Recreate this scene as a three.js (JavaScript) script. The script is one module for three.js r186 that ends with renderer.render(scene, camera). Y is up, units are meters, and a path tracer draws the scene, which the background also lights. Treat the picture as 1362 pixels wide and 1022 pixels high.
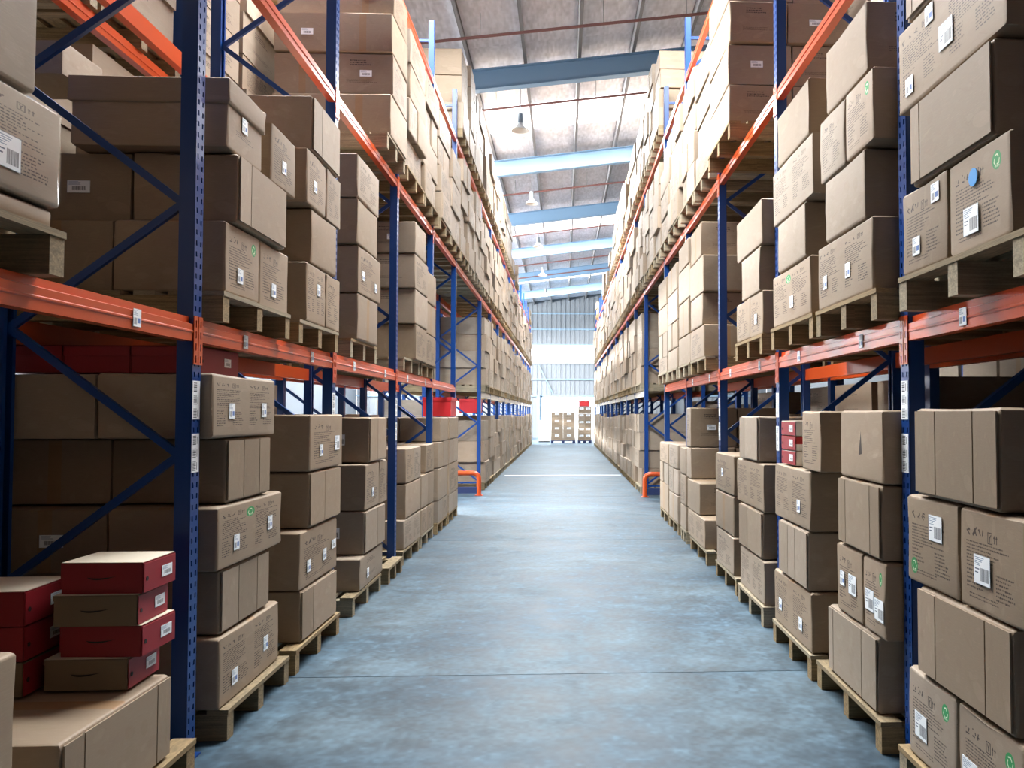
import * as THREE from 'three';
import { mergeGeometries } from 'three/addons/utils/BufferGeometryUtils.js';
import { RectAreaLightUniformsLib } from 'three/addons/lights/RectAreaLightUniformsLib.js';

// ---------------------------------------------------------------- camera, sky, light, exposure
const scene = new THREE.Scene();
const EYE = 1.55, F = 1100;
const camera = new THREE.PerspectiveCamera(2 * Math.atan(513 / F) * 180 / Math.PI, 1600 / 1026, 0.05, 300);
camera.setViewOffset(1600, 1026, 0, 0, 1362, 1022);       // the photograph is cropped from a wider frame: its lens axis is right of centre
camera.position.set(0, EYE, 0);
camera.rotation.order = 'YXZ';
camera.rotation.set(1.9265 * Math.PI / 180, -2.601 * Math.PI / 180, 0);
const renderer = new THREE.WebGLRenderer({ antialias: true });
renderer.toneMapping = THREE.LinearToneMapping;
renderer.toneMappingExposure = 3.95;
renderer.shadowMap.enabled = true;
RectAreaLightUniformsLib.init();
scene.background = new THREE.Color().setRGB(2.6, 2.8, 3.0);   // bright overcast sky beyond the far doorway
const SKYLIGHT_RADIANCE = 21.5, SKYLIGHT_COLOR = new THREE.Color().setRGB(0.96, 0.985, 1.0);
const SLOPE = 0.128, ROOF_Y = 8.9, ROOF_X0 = -13, ROOF_X1 = 6;
const roofGroup = new THREE.Group();                        // the sloping roof: local x runs up the slope, local y is its normal
roofGroup.position.set(0, ROOF_Y, 0); roofGroup.rotation.z = Math.atan(SLOPE);
const SKYLIGHTS = [8.0, 20.05, 32.05, 44.05], SKY_W = 1.75;
const SKY_X0 = -12, SKY_X1 = 3.0;
for (const d of SKYLIGHTS) {
  const l = new THREE.RectAreaLight(SKYLIGHT_COLOR, SKYLIGHT_RADIANCE, SKY_X1 - SKY_X0, SKY_W);
  l.position.set((SKY_X0 + SKY_X1) / 2, -0.03, -d); l.rotation.x = -Math.PI / 2; l.name = 'skylight_glow';
  roofGroup.add(l);
}
const ADDED_WINDOW_RADIANCE = 40, SIDE_WIN = [4.72, 5.9], SIDE_D = [12, 52], WX = 13;   // unseen window strip added to light the roof, modelled on the end wall one
for (const s of [-1]) {
  const l = new THREE.RectAreaLight(SKYLIGHT_COLOR, ADDED_WINDOW_RADIANCE, SIDE_D[1] - SIDE_D[0], SIDE_WIN[1] - SIDE_WIN[0]);
  l.position.set(s * (WX - 0.16), (SIDE_WIN[0] + SIDE_WIN[1]) / 2, -(SIDE_D[0] + SIDE_D[1]) / 2); l.rotation.y = s * Math.PI / 2; l.name = 'added_window_glow'; scene.add(l);
}

// ---------------------------------------------------------------- helpers
let seed = 20240611;
const rnd = () => { seed |= 0; seed = seed + 0x6D2B79F5 | 0; let t = Math.imul(seed ^ seed >>> 15, 1 | seed); t = t + Math.imul(t ^ t >>> 7, 61 | t) ^ t; return ((t ^ t >>> 14) >>> 0) / 4294967296; };
const rr = (a, b) => a + (b - a) * rnd();
const pick = (a) => a[Math.floor(rnd() * a.length)];
const used = {};
const numbered = (n) => { used[n] = (used[n] ?? -1) + 1; return used[n] ? `${n}_${String(used[n]).padStart(3, '0')}` : n; };
function tag(o, label, category, group, kind) {
  o.userData.label = label; if (category) o.userData.category = category; if (group) o.userData.group = group; if (kind) o.userData.kind = kind; return o;
}
function mesh(name, geo, mat, parent) { const m = new THREE.Mesh(geo, mat); m.name = name; m.castShadow = m.receiveShadow = true; if (parent) parent.add(m); return m; }
function group(name, x, y, z, ry = 0) { const g = new THREE.Group(); g.name = numbered(name); g.position.set(x, y, z); g.rotation.y = ry; scene.add(g); return g; }
const box = (w, h, l, x = 0, y = 0, z = 0) => new THREE.BoxGeometry(w, h, l).translate(x, y, z);
function bar(a, b, w, t) {                                   // a straight bar of w x t section from a to b
  const A = new THREE.Vector3(...a), B = new THREE.Vector3(...b), L = A.distanceTo(B);
  const g = new THREE.BoxGeometry(t, w, L); const m = new THREE.Matrix4().lookAt(A, B, new THREE.Vector3(0, 1, 0.001)); g.applyMatrix4(m);
  return g.translate((A.x + B.x) / 2, (A.y + B.y) / 2, (A.z + B.z) / 2);
}
const canvas = (w, h) => { const c = document.createElement('canvas'); c.width = w; c.height = h; return c; };
function noiseGrid(n, s) { const a = []; let q = s >>> 0; for (let i = 0; i < n * n; i++) { q = (Math.imul(q, 1664525) + 1013904223) >>> 0; a.push(q / 4294967296); } return a; }
function tileNoise(cells, s) {
  const g = noiseGrid(cells, s), sm = (t) => t * t * (3 - 2 * t);
  return (u, v) => { const x = u * cells, y = v * cells, i = Math.floor(x), j = Math.floor(y), fx = sm(x - i), fy = sm(y - j), G = (a, b) => g[((b % cells + cells) % cells) * cells + (a % cells + cells) % cells];
    return (G(i, j) * (1 - fx) + G(i + 1, j) * fx) * (1 - fy) + (G(i, j + 1) * (1 - fx) + G(i + 1, j + 1) * fx) * fy; };
}
function dataTex(n, fn, srgb) {
  const d = new Uint8Array(n * n * 4);
  for (let j = 0; j < n; j++) for (let i = 0; i < n; i++) { const c = fn(i / n, j / n, i, j), k = (j * n + i) * 4; d[k] = Math.max(0, Math.min(255, c[0])); d[k + 1] = Math.max(0, Math.min(255, c[1])); d[k + 2] = Math.max(0, Math.min(255, c[2])); d[k + 3] = 255; }
  const t = new THREE.DataTexture(d, n, n); t.wrapS = t.wrapT = THREE.RepeatWrapping; t.magFilter = THREE.LinearFilter; t.minFilter = THREE.LinearMipmapLinearFilter; t.generateMipmaps = true;
  if (srgb) t.colorSpace = THREE.SRGBColorSpace; t.needsUpdate = true; return t;
}

// ---------------------------------------------------------------- materials
const n4 = tileNoise(5, 11), n16 = tileNoise(17, 23), n64 = tileNoise(61, 37), n200 = tileNoise(199, 41), n400 = tileNoise(401, 43);
const floorTex = dataTex(1024, (u, v) => {
  const big = n4(u, v), mid = n16(u, v), sm = n64(u, v), fine = n200(u, v), gr = n400(u, v);
  const streak = n200(u * 0.25, v * 1.0);
  const str2 = n64(u * 0.5 + 0.3, v * 1.0 + 0.17 * big);
  let k = 0.82 + 0.20 * (big - 0.5) + 0.30 * (mid - 0.5) + 0.24 * (sm - 0.5) + 0.20 * (fine - 0.5) + 0.16 * (gr - 0.5) + 0.08 * (streak - 0.5) + 0.12 * (str2 - 0.5);
  if (sm > 0.70 && mid > 0.5) k -= (sm - 0.70) * 0.6;        // dark scuffs
  if (fine > 0.80 && mid < 0.45) k += (fine - 0.80) * 0.6;     // pale scrapes
  const t = mid - 0.5;
  return [78 * k + 14 * t, 100 * k + 3 * t, 114 * k - 6 * t];
}, true);
const floorRough = dataTex(512, (u, v) => { const k = 150 + 22 * (n16(u, v) - 0.5) + 26 * (n64(u, v) - 0.5) + 26 * (n200(u, v) - 0.5); return [k, k, k]; });
const M = {};
M.floor = new THREE.MeshPhysicalMaterial({ map: floorTex, roughnessMap: floorRough, roughness: 1.0, specularIntensity: 0.6 });
const woodTex = dataTex(256, (u, v) => {
  const g = n200(u * 0.06, v) * 0.5 + n64(u * 0.1, v) * 0.5, k = 0.82 + 0.36 * (g - 0.5) + 0.1 * (n200(u, v) - 0.5);
  return [176 * k, 162 * k, 134 * k];
}, true);
M.wood = [0xffffff, 0xe6dccb, 0xf4e2c4].map((c) => new THREE.MeshStandardMaterial({ map: woodTex, color: c, roughness: 0.85 }));
M.blue = new THREE.MeshStandardMaterial({ color: 0x083a7c, roughness: 0.36 });
M.orange = new THREE.MeshStandardMaterial({ color: 0xbe4816, roughness: 0.34 });
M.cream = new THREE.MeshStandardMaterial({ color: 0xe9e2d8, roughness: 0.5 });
M.steel = new THREE.MeshStandardMaterial({ color: 0x8e9499, roughness: 0.5, metalness: 0.4 });
M.rafter = new THREE.MeshStandardMaterial({ color: 0x6d8ba6, roughness: 0.55 });
M.purlin = new THREE.MeshStandardMaterial({ color: 0x6a686a, roughness: 0.6 });
M.pipe = new THREE.MeshStandardMaterial({ color: 0x7c5450, roughness: 0.5 });
const foilTex = dataTex(512, (u, v) => {
  const w = n200(u * 0.5, v * 0.12) - 0.5, b = n16(u, v) - 0.5, s = n64(u, v) - 0.5, k = 0.93 + 0.12 * w + 0.05 * b + 0.05 * s;
  return [240 * k, 240 * k, 249 * k];
}, true);
const foilBump = dataTex(512, (u, v) => { const k = 128 + 50 * (n64(u, v * 0.4) - 0.5) + 60 * (n200(u * 0.6, v * 0.2) - 0.5); return [k, k, k]; });
M.foil = new THREE.MeshStandardMaterial({ map: foilTex, bumpMap: foilBump, bumpScale: 0.02, roughness: 0.55 });
M.skylight = new THREE.MeshStandardMaterial({ color: 0xf4f6f6, roughness: 0.5, emissive: new THREE.Color().setRGB(1, 1, 1), emissiveIntensity: 1.2 });
M.sheet = new THREE.MeshStandardMaterial({ color: 0x6c7176, roughness: 0.55 });
M.trimBlue = new THREE.MeshStandardMaterial({ color: 0x6f8798, roughness: 0.5 });
M.white = new THREE.MeshStandardMaterial({ color: 0xf2f2ee, roughness: 0.6 });
M.lineWhite = new THREE.MeshStandardMaterial({ color: 0xc4c8c8, roughness: 0.6 });
M.red = new THREE.MeshStandardMaterial({ color: 0x8c1722, roughness: 0.55 });
M.redBright = new THREE.MeshStandardMaterial({ color: 0xc0242c, roughness: 0.5 });
M.boxLid = new THREE.MeshStandardMaterial({ color: 0xd8cdb8, roughness: 0.7 });
M.brown = new THREE.MeshStandardMaterial({ color: 0x786750, roughness: 0.8 });
M.dark = new THREE.MeshStandardMaterial({ color: 0x1c1a1a, roughness: 0.7 });
M.navy = new THREE.MeshStandardMaterial({ color: 0x1a2a55, roughness: 0.6 });
M.sticker = new THREE.MeshStandardMaterial({ color: 0x2c8fd6, roughness: 0.4 });
M.film = new THREE.MeshPhysicalMaterial({ color: 0xffffff, roughness: 0.12, transmission: 1, thickness: 0, ior: 1.3 });
M.glass = new THREE.MeshPhysicalMaterial({ color: 0xffffff, roughness: 0.05, transmission: 1, thickness: 0 });
M.concrete = new THREE.MeshStandardMaterial({ color: 0xc9c9c4, roughness: 0.9 });

// carton atlas: four by four cells of board, some with print on them
const AT = 2048, CELL = 512, atlas = canvas(AT, AT), ax = atlas.getContext('2d');
function board(cx, cy, base) {
  const x0 = cx * CELL, y0 = cy * CELL;
  ax.fillStyle = `rgb(${base})`; ax.fillRect(x0, y0, CELL, CELL);
  for (let i = 0; i < 2600; i++) { const a = rr(0.02, 0.07); ax.fillStyle = rnd() < 0.5 ? `rgba(90,64,38,${a})` : `rgba(255,240,215,${a})`; ax.fillRect(x0 + rnd() * CELL, y0 + rnd() * CELL, rr(3, 34), rr(1, 2)); }
  for (let i = 0; i < 26; i++) { ax.fillStyle = rnd() < 0.6 ? `rgba(96,70,46,${rr(0.02, 0.06)})` : `rgba(255,245,225,${rr(0.02, 0.06)})`; ax.beginPath(); ax.ellipse(x0 + rr(40, 470), y0 + rr(40, 470), rr(10, 60), rr(6, 40), rnd() * 3, 0, 7); ax.fill(); }
  for (let i = 0; i < 7; i++) { ax.strokeStyle = `rgba(80,58,38,${rr(0.08, 0.22)})`; ax.lineWidth = rr(0.7, 1.6); const px = x0 + rr(20, 480), py = y0 + rr(20, 480); ax.beginPath(); ax.moveTo(px, py); ax.lineTo(Math.min(x0 + 505, px + rr(-50, 50)), Math.min(y0 + 505, py + rr(-50, 50))); ax.stroke(); }
  for (let i = 0; i < 40; i++) {                             // scuffed, torn board along the edges
    ax.fillStyle = rnd() < 0.5 ? `rgba(232,214,190,${rr(0.15, 0.5)})` : `rgba(110,82,56,${rr(0.1, 0.35)})`;
    const e = Math.floor(rnd() * 4), t = rnd() * 490, w = rr(4, 26), h = rr(2, 7);
    if (e === 0) ax.fillRect(x0 + t, y0, w, h); else if (e === 1) ax.fillRect(x0 + t, y0 + CELL - h, w, h); else if (e === 2) ax.fillRect(x0, y0 + t, h, w); else ax.fillRect(x0 + CELL - h, y0 + t, h, w);
  }
}
const INK = 'rgba(48,36,30,0.9)';
function words(x, y, w, h, gap, thick, ink = INK) {           // rows of print too small to read
  ax.fillStyle = ink;
  for (let yy = y; yy < y + h; yy += gap) { let xx = x; const end = x + w * rr(0.55, 1); while (xx < end) { const l = rr(3, 13); ax.fillRect(xx, yy + rr(-0.6, 0.6), Math.min(l, end - xx), thick * rr(0.6, 1)); xx += l + rr(2, 6); } }
}
function glyphs(x, y, n, s) { ax.strokeStyle = INK; for (let i = 0; i < n; i++) { ax.lineWidth = s * 0.16; for (let k = 0; k < 3; k++) { ax.beginPath(); ax.moveTo(x + i * s * 1.05 + rnd() * s * 0.8, y + rnd() * s); ax.lineTo(x + i * s * 1.05 + rnd() * s * 0.8, y + rnd() * s); ax.stroke(); } } }
function careMarks(x, y, s) {                                  // a drinking glass and two upright arrows
  ax.strokeStyle = ax.fillStyle = INK; ax.lineWidth = s * 0.09;
  ax.strokeRect(x, y, s * 0.62, s); ax.beginPath(); ax.moveTo(x + s * 0.15, y + s * 0.15); ax.lineTo(x + s * 0.3, y + s * 0.5); ax.lineTo(x + s * 0.47, y + s * 0.15); ax.moveTo(x + s * 0.3, y + s * 0.5); ax.lineTo(x + s * 0.3, y + s * 0.85); ax.stroke();
  for (const k of [0.8, 1.15]) { ax.beginPath(); ax.moveTo(x + s * k, y + s * 0.42); ax.lineTo(x + s * (k + 0.15), y + s * 0.1); ax.lineTo(x + s * (k + 0.3), y + s * 0.42); ax.fill(); ax.fillRect(x + s * (k + 0.1), y + s * 0.4, s * 0.1, s * 0.5); }
}
function greenMark(x, y, r, squash = 1) {                      // round green recycling stamp
  ax.save(); ax.translate(x, y); ax.scale(squash, 1);
  ax.fillStyle = 'rgba(40,150,84,0.92)'; ax.beginPath(); ax.arc(0, 0, r, 0, 7); ax.fill();
  ax.strokeStyle = 'rgba(225,238,215,0.95)'; ax.lineWidth = r * 0.16;
  for (let k = 0; k < 3; k++) { ax.save(); ax.rotate(k * 2.094 - 0.2); ax.beginPath(); ax.moveTo(-r * 0.28, -r * 0.55); ax.lineTo(r * 0.25, -r * 0.55); ax.lineTo(r * 0.45, -r * 0.15); ax.stroke(); ax.restore(); }
  ax.fillStyle = 'rgba(225,238,215,0.9)'; for (let k = -2; k < 3; k++) ax.fillRect(k * r * 0.22, r * 0.58, r * 0.13, r * 0.18);
  ax.restore();
}
function print(cx, cy, o = {}) {
  const x0 = cx * CELL, y0 = cy * CELL;
  if (o.wide) { for (const q of [0, 1]) { const x = x0 + 34 + q * 244; glyphs(x, y0 + 76, 3, 30); careMarks(x + 110, y0 + 74, 32); words(x, y0 + 126, 190, 150, 15, 7); words(x, y0 + 292, 70, 130, 19, 9); words(x + 116, y0 + 300, 80, 110, 17, 8); } if (o.green) greenMark(x0 + 236, y0 + 108, 40, 0.8); }
  else { glyphs(x0 + 62, y0 + 92, 3, 46); careMarks(x0 + 232, y0 + 104, 52); words(x0 + 60, y0 + 166, 330, 110, 17, 8); words(x0 + 60, y0 + 286, 130, 120, 21, 10); words(x0 + 290, y0 + 296, 150, 120, 19, 9); words(x0 + 80, y0 + 424, 300, 30, 17, 7); if (o.green) greenMark(x0 + o.green[0], y0 + o.green[1], 46, 0.75); }
}
const K = '150,135,117', K2 = '143,128,110', K3 = '156,141,124';
for (let j = 0; j < 4; j++) for (let i = 0; i < 4; i++) board(i, j, [K, K2, K3, K][(i + j) % 4]);
print(0, 1); print(1, 1, { green: [410, 120] }); print(2, 1, { green: [80, 410] }); print(3, 1, { wide: true });
print(0, 2, { wide: true, green: true }); print(1, 2); print(2, 2, { wide: true }); 
words((3) * CELL + 150, 2 * CELL + 90, 200, 60, 26, 14); words(3 * CELL + 120, 2 * CELL + 330, 260, 40, 14, 5);       // lightly printed
// the last row: board with a strip of brown tape and with a torn slot
ax.fillStyle = 'rgba(150,112,70,0.55)'; ax.fillRect(0, 3 * CELL + 226, CELL, 56); ax.fillRect(0 * CELL, 3 * CELL + 230, CELL, 3);
ax.fillStyle = 'rgba(38,28,22,0.9)'; ax.beginPath(); ax.moveTo(1 * CELL + 236, 3 * CELL + 330); ax.lineTo(1 * CELL + 262, 3 * CELL + 150); ax.lineTo(1 * CELL + 274, 3 * CELL + 320); ax.fill();
ax.fillStyle = 'rgba(150,112,70,0.45)'; ax.fillRect(2 * CELL + 220, 3 * CELL, 60, CELL);
const atlasTex = new THREE.CanvasTexture(atlas); atlasTex.colorSpace = THREE.SRGBColorSpace;
const TONES = [0xffffff, 0xf6f2ec, 0xeee8de, 0xfff8ef];
M.carton = TONES.map((c) => new THREE.MeshStandardMaterial({ map: atlasTex, color: c, roughness: 0.62 }));
M.cartonMass = new THREE.MeshStandardMaterial({ map: atlasTex, vertexColors: true, roughness: 0.65 });

// paper labels: a shipping label, a small barcode label, a rack location label
const lab = canvas(512, 512), lx = lab.getContext('2d');
lx.fillStyle = '#eef2f4'; lx.fillRect(0, 0, 512, 512);
function bars(x, y, w, h, vertical) { lx.fillStyle = '#23262e'; let t = 0; const n = vertical ? h : w; while (t < n) { const k = rr(2, 7); if (vertical) lx.fillRect(x, y + t, w, Math.min(k, n - t)); else lx.fillRect(x + t, y, Math.min(k, n - t), h); t += k + rr(2, 6); } }
for (const [x, y] of [[0, 0], [256, 0], [0, 256]]) {
  lx.strokeStyle = '#9fb0bd'; lx.lineWidth = 4; lx.strokeRect(x + 6, y + 6, 244, 244);
  lx.fillStyle = '#6d86a0'; for (let k = 0; k < 5; k++) lx.fillRect(x + 22, y + 24 + k * 16, rr(60, 150), 6);
}
bars(110, 110, 120, 110); lx.fillStyle = '#41506a'; lx.fillRect(24, 120, 66, 10); lx.fillRect(24, 150, 50, 10);
bars(256 + 60, 120, 150, 80); bars(30, 256 + 130, 90, 90); lx.fillStyle = '#5a78b4'; lx.fillRect(140, 256 + 130, 80, 70);
for (let k = 0; k < 3; k++) { bars(256 + 40, 256 + 18 + k * 82, 110, 58, true); lx.fillStyle = '#30343a'; lx.fillRect(256 + 172, 256 + 24 + k * 82, 16, 46); }
const labTex = new THREE.CanvasTexture(lab); labTex.colorSpace = THREE.SRGBColorSpace;
M.label = new THREE.MeshStandardMaterial({ map: labTex, roughness: 0.55 });
function labelGeo(w, h, cell, axis = 'x') {                  // a paper label facing +x (or +z), 1.5 mm thick
  const g = axis === 'x' ? new THREE.BoxGeometry(0.0015, h, w) : new THREE.BoxGeometry(w, h, 0.0015), uv = g.attributes.uv, cx = cell % 2, cy = cell >> 1;
  for (let i = 0; i < uv.count; i++) uv.setXY(i, (cx + 0.02 + 0.96 * uv.getX(i)) / 2, (1 - cy + 0.02 + 0.96 * uv.getY(i)) / 2);
  return g;
}
const LAB = { ship: labelGeo(0.11, 0.10, 0), small: labelGeo(0.07, 0.075, 2), mid: labelGeo(0.10, 0.06, 1), rack: labelGeo(0.074, 0.175, 3), beam: labelGeo(0.06, 0.07, 2), sideMid: labelGeo(0.11, 0.06, 1, 'z'), sideShip: labelGeo(0.12, 0.09, 0, 'z') };

// ---------------------------------------------------------------- structure: floor, roof, walls
const D0 = -10, D1 = 52.6;
{
  const floor = new THREE.Group(); floor.name = 'floor'; scene.add(floor); tag(floor, 'blue-grey concrete warehouse floor with cloudy stains and saw-cut joints', 'floor', null, 'structure');
  const cuts = [D0, -0.3, 4.98, 10.2, 15.5, 20.7, 26.0, 31.2, 36.4, 41.6, 46.8, D1], xs = [-WX, -6.5, 6.5, WX];
  for (let i = 0; i + 1 < cuts.length; i++) for (let j = 0; j < 3; j++) {
    const a = cuts[i] + 0.004, b = cuts[i + 1] - 0.004, w = xs[j + 1] - xs[j] - 0.008, g = box(w, 0.2, b - a, (xs[j] + xs[j + 1]) / 2, -0.1, -(a + b) / 2), uv = g.attributes.uv, p = g.attributes.position;
    for (let k = 0; k < uv.count; k++) uv.setXY(k, p.getX(k) / 9 + 0.37, p.getZ(k) / 9 + 0.11 * i);
    mesh('slab', g, M.floor, floor);
  }
  mesh('subfloor', box(2 * WX, 0.15, D1 - D0, 0, -0.28, -(D0 + D1) / 2), M.dark, floor);
  for (const [d, w, t] of [[20.75, 0.16, 'thin white strip across the aisle floor']]) {  // flat pale strip in one even colour
    const m = mesh(numbered('floor_line'), box(2.9, 0.004, w, -0.02, 0.002, -d), M.lineWhite, scene); tag(m, t, 'floor marking');
  }
}
{
  roofGroup.name = 'ceiling'; scene.add(roofGroup); tag(roofGroup, 'sloping pale foil-lined roof on blue steel rafters and thin purlins', 'ceiling', null, 'structure');
  const cuts = [D0 - 0.3, ...SKYLIGHTS.flatMap((d) => [d - SKY_W / 2, d + SKY_W / 2]), D1 + 0.3];
  for (let i = 0; i < cuts.length; i += 2) {
    const a = cuts[i], b = cuts[i + 1], g = box(ROOF_X1 - ROOF_X0, 0.08, b - a, (ROOF_X0 + ROOF_X1) / 2, 0.04, -(a + b) / 2), uv = g.attributes.uv, p = g.attributes.position;
    for (let k = 0; k < uv.count; k++) uv.setXY(k, p.getX(k) / 4, p.getZ(k) / 4);
    mesh('roof_sheet', g, M.foil, roofGroup);
  }
  let w = 0;
  for (const d of SKYLIGHTS) {
    for (const [a, b] of [[ROOF_X0, SKY_X0], [SKY_X1, ROOF_X1]]) mesh('roof_sheet', box(b - a, 0.08, SKY_W, (a + b) / 2, 0.04, -d), M.foil, roofGroup);
    const p = mesh(`window_${++w}`, box(SKY_X1 - SKY_X0, 0.02, SKY_W, (SKY_X0 + SKY_X1) / 2, 0.03, -d), M.skylight, roofGroup);
    p.userData.label = 'glowing translucent skylight panel';
  }
  const I = (y0, h, fw, L, x) => mergeGeometries([box(L, h - 0.03, 0.012, x, y0 - h / 2, 0), box(L, 0.016, fw, x, y0 - 0.008, 0), box(L, 0.016, fw, x, y0 - h + 0.008, 0)]);
  const rg = I(-0.2, 0.42, 0.2, ROOF_X1 - ROOF_X0, (ROOF_X0 + ROOF_X1) / 2);
  for (let d = -1.4; d < D1 - 1; d += 6) { const r = mesh('rafter', rg, M.rafter, roofGroup); r.position.z = -d; }
  const pg = mergeGeometries([box(0.012, 0.19, D1 - D0, 0, -0.1, -(D0 + D1) / 2), box(0.06, 0.01, D1 - D0, 0.03, -0.005, -(D0 + D1) / 2), box(0.06, 0.01, D1 - D0, 0.03, -0.19, -(D0 + D1) / 2)]);
  for (let x = 0.26 - 1.1 * 11; x < ROOF_X1; x += 1.1) { const p = mesh('purlin', pg, M.purlin, roofGroup); p.position.x = x; }
  // far side of the ridge
  const g = box(7.4, 0.08, D1 - D0 + 0.6, 3.7, 0.04, -(D0 + D1) / 2), far = mesh('roof_sheet', g, M.foil, null); far.name = 'ceiling_001'; far.position.set(ROOF_X1 * Math.cos(Math.atan(SLOPE)), ROOF_Y + SLOPE * ROOF_X1, 0); far.rotation.z = -Math.atan(SLOPE); scene.add(far);
  tag(far, 'foil-lined roof slope on the far side of the ridge', 'ceiling', null, 'structure');
}
// sprinkler pipes across the roof, with drop hangers; lamps under the rafters
const PIPES = [14.6, 18.1, 25.2, 31.0, 37.2, 40.5];
PIPES.forEach((d, i) => {
  const g = group('sprinkler_pipe', 0, 0, -d); tag(g, `${['nearest', 'second', 'third', 'fourth', 'fifth', 'farthest'][i]} thin brown pipe hung across the roof from the camera`, 'pipe', 'sprinkler pipes under the roof');
  const yr = (x) => ROOF_Y + SLOPE * x - 0.45;
  const c = new THREE.CylinderGeometry(0.028, 0.028, 12, 8); c.rotateZ(Math.PI / 2 + Math.atan(SLOPE)); c.translate(0, yr(0), 0); mesh('pipe', c, M.pipe, g);
  for (const x of [-3.6, -1.5, 0.7, 2.2, 4.2]) mesh('hanger', box(0.012, 0.42, 0.012, x, yr(x) + 0.22, 0), M.steel, g);
});
for (let i = 0; i < 5; i++) {
  const g = group('high_bay_lamp', -0.93, 7.55, -(17.4 + 6.15 * i)); tag(g, `${['nearest', 'second', 'third', 'fourth', 'farthest'][i]} unlit high bay lamp hanging on a thin rod under the roof`, 'lamp', 'high bay lamps along the aisle');
  const prof = [[0.03, 0.16], [0.05, 0.15], [0.09, 0.08], [0.19, 0.0], [0.195, -0.012], [0.18, 0.0], [0.085, 0.07], [0.03, 0.1]].map((p) => new THREE.Vector2(...p));
  mesh('shade', new THREE.LatheGeometry(prof, 20), M.white, g);
  mesh('housing', new THREE.CylinderGeometry(0.06, 0.07, 0.2, 14).translate(0, 0.25, 0), M.steel, g);
  mesh('rod', new THREE.CylinderGeometry(0.008, 0.008, 0.85, 6).translate(0, 0.75, 0), M.steel, g);
}
function corrugated(w, h, pitch = 0.2, depth = 0.03) {         // a ribbed sheet in the x-y plane, front +z, with thickness
  const s = new THREE.Shape(), n = Math.round(w / pitch), q = w / n, f = [], b = [];
  for (let i = 0; i < n; i++) { const x = -w / 2 + i * q; f.push([x, 0], [x + q * 0.5, 0], [x + q * 0.62, depth], [x + q * 0.88, depth]); }
  f.push([w / 2, 0]); s.moveTo(-w / 2, -0.06); for (const [x, z] of f) s.lineTo(x, z); s.lineTo(w / 2, -0.06);
  return new THREE.ExtrudeGeometry(s, { depth: h, bevelEnabled: false }).rotateX(-Math.PI / 2).scale(1, 1, -1).toNonIndexed();
}
function sheetWall(name, label, parts, ry, x, z, mat = M.sheet) {
  const g = new THREE.Group(); g.name = name; g.position.set(x, 0, z); g.rotation.y = ry; scene.add(g); tag(g, label, 'wall', null, 'structure');
  for (const [px, py, w, h, solid] of parts) mesh('wall_panel', box(w, h, 0.1, px, py + h / 2, -0.06), mat, g);
  return g;
}
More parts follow.
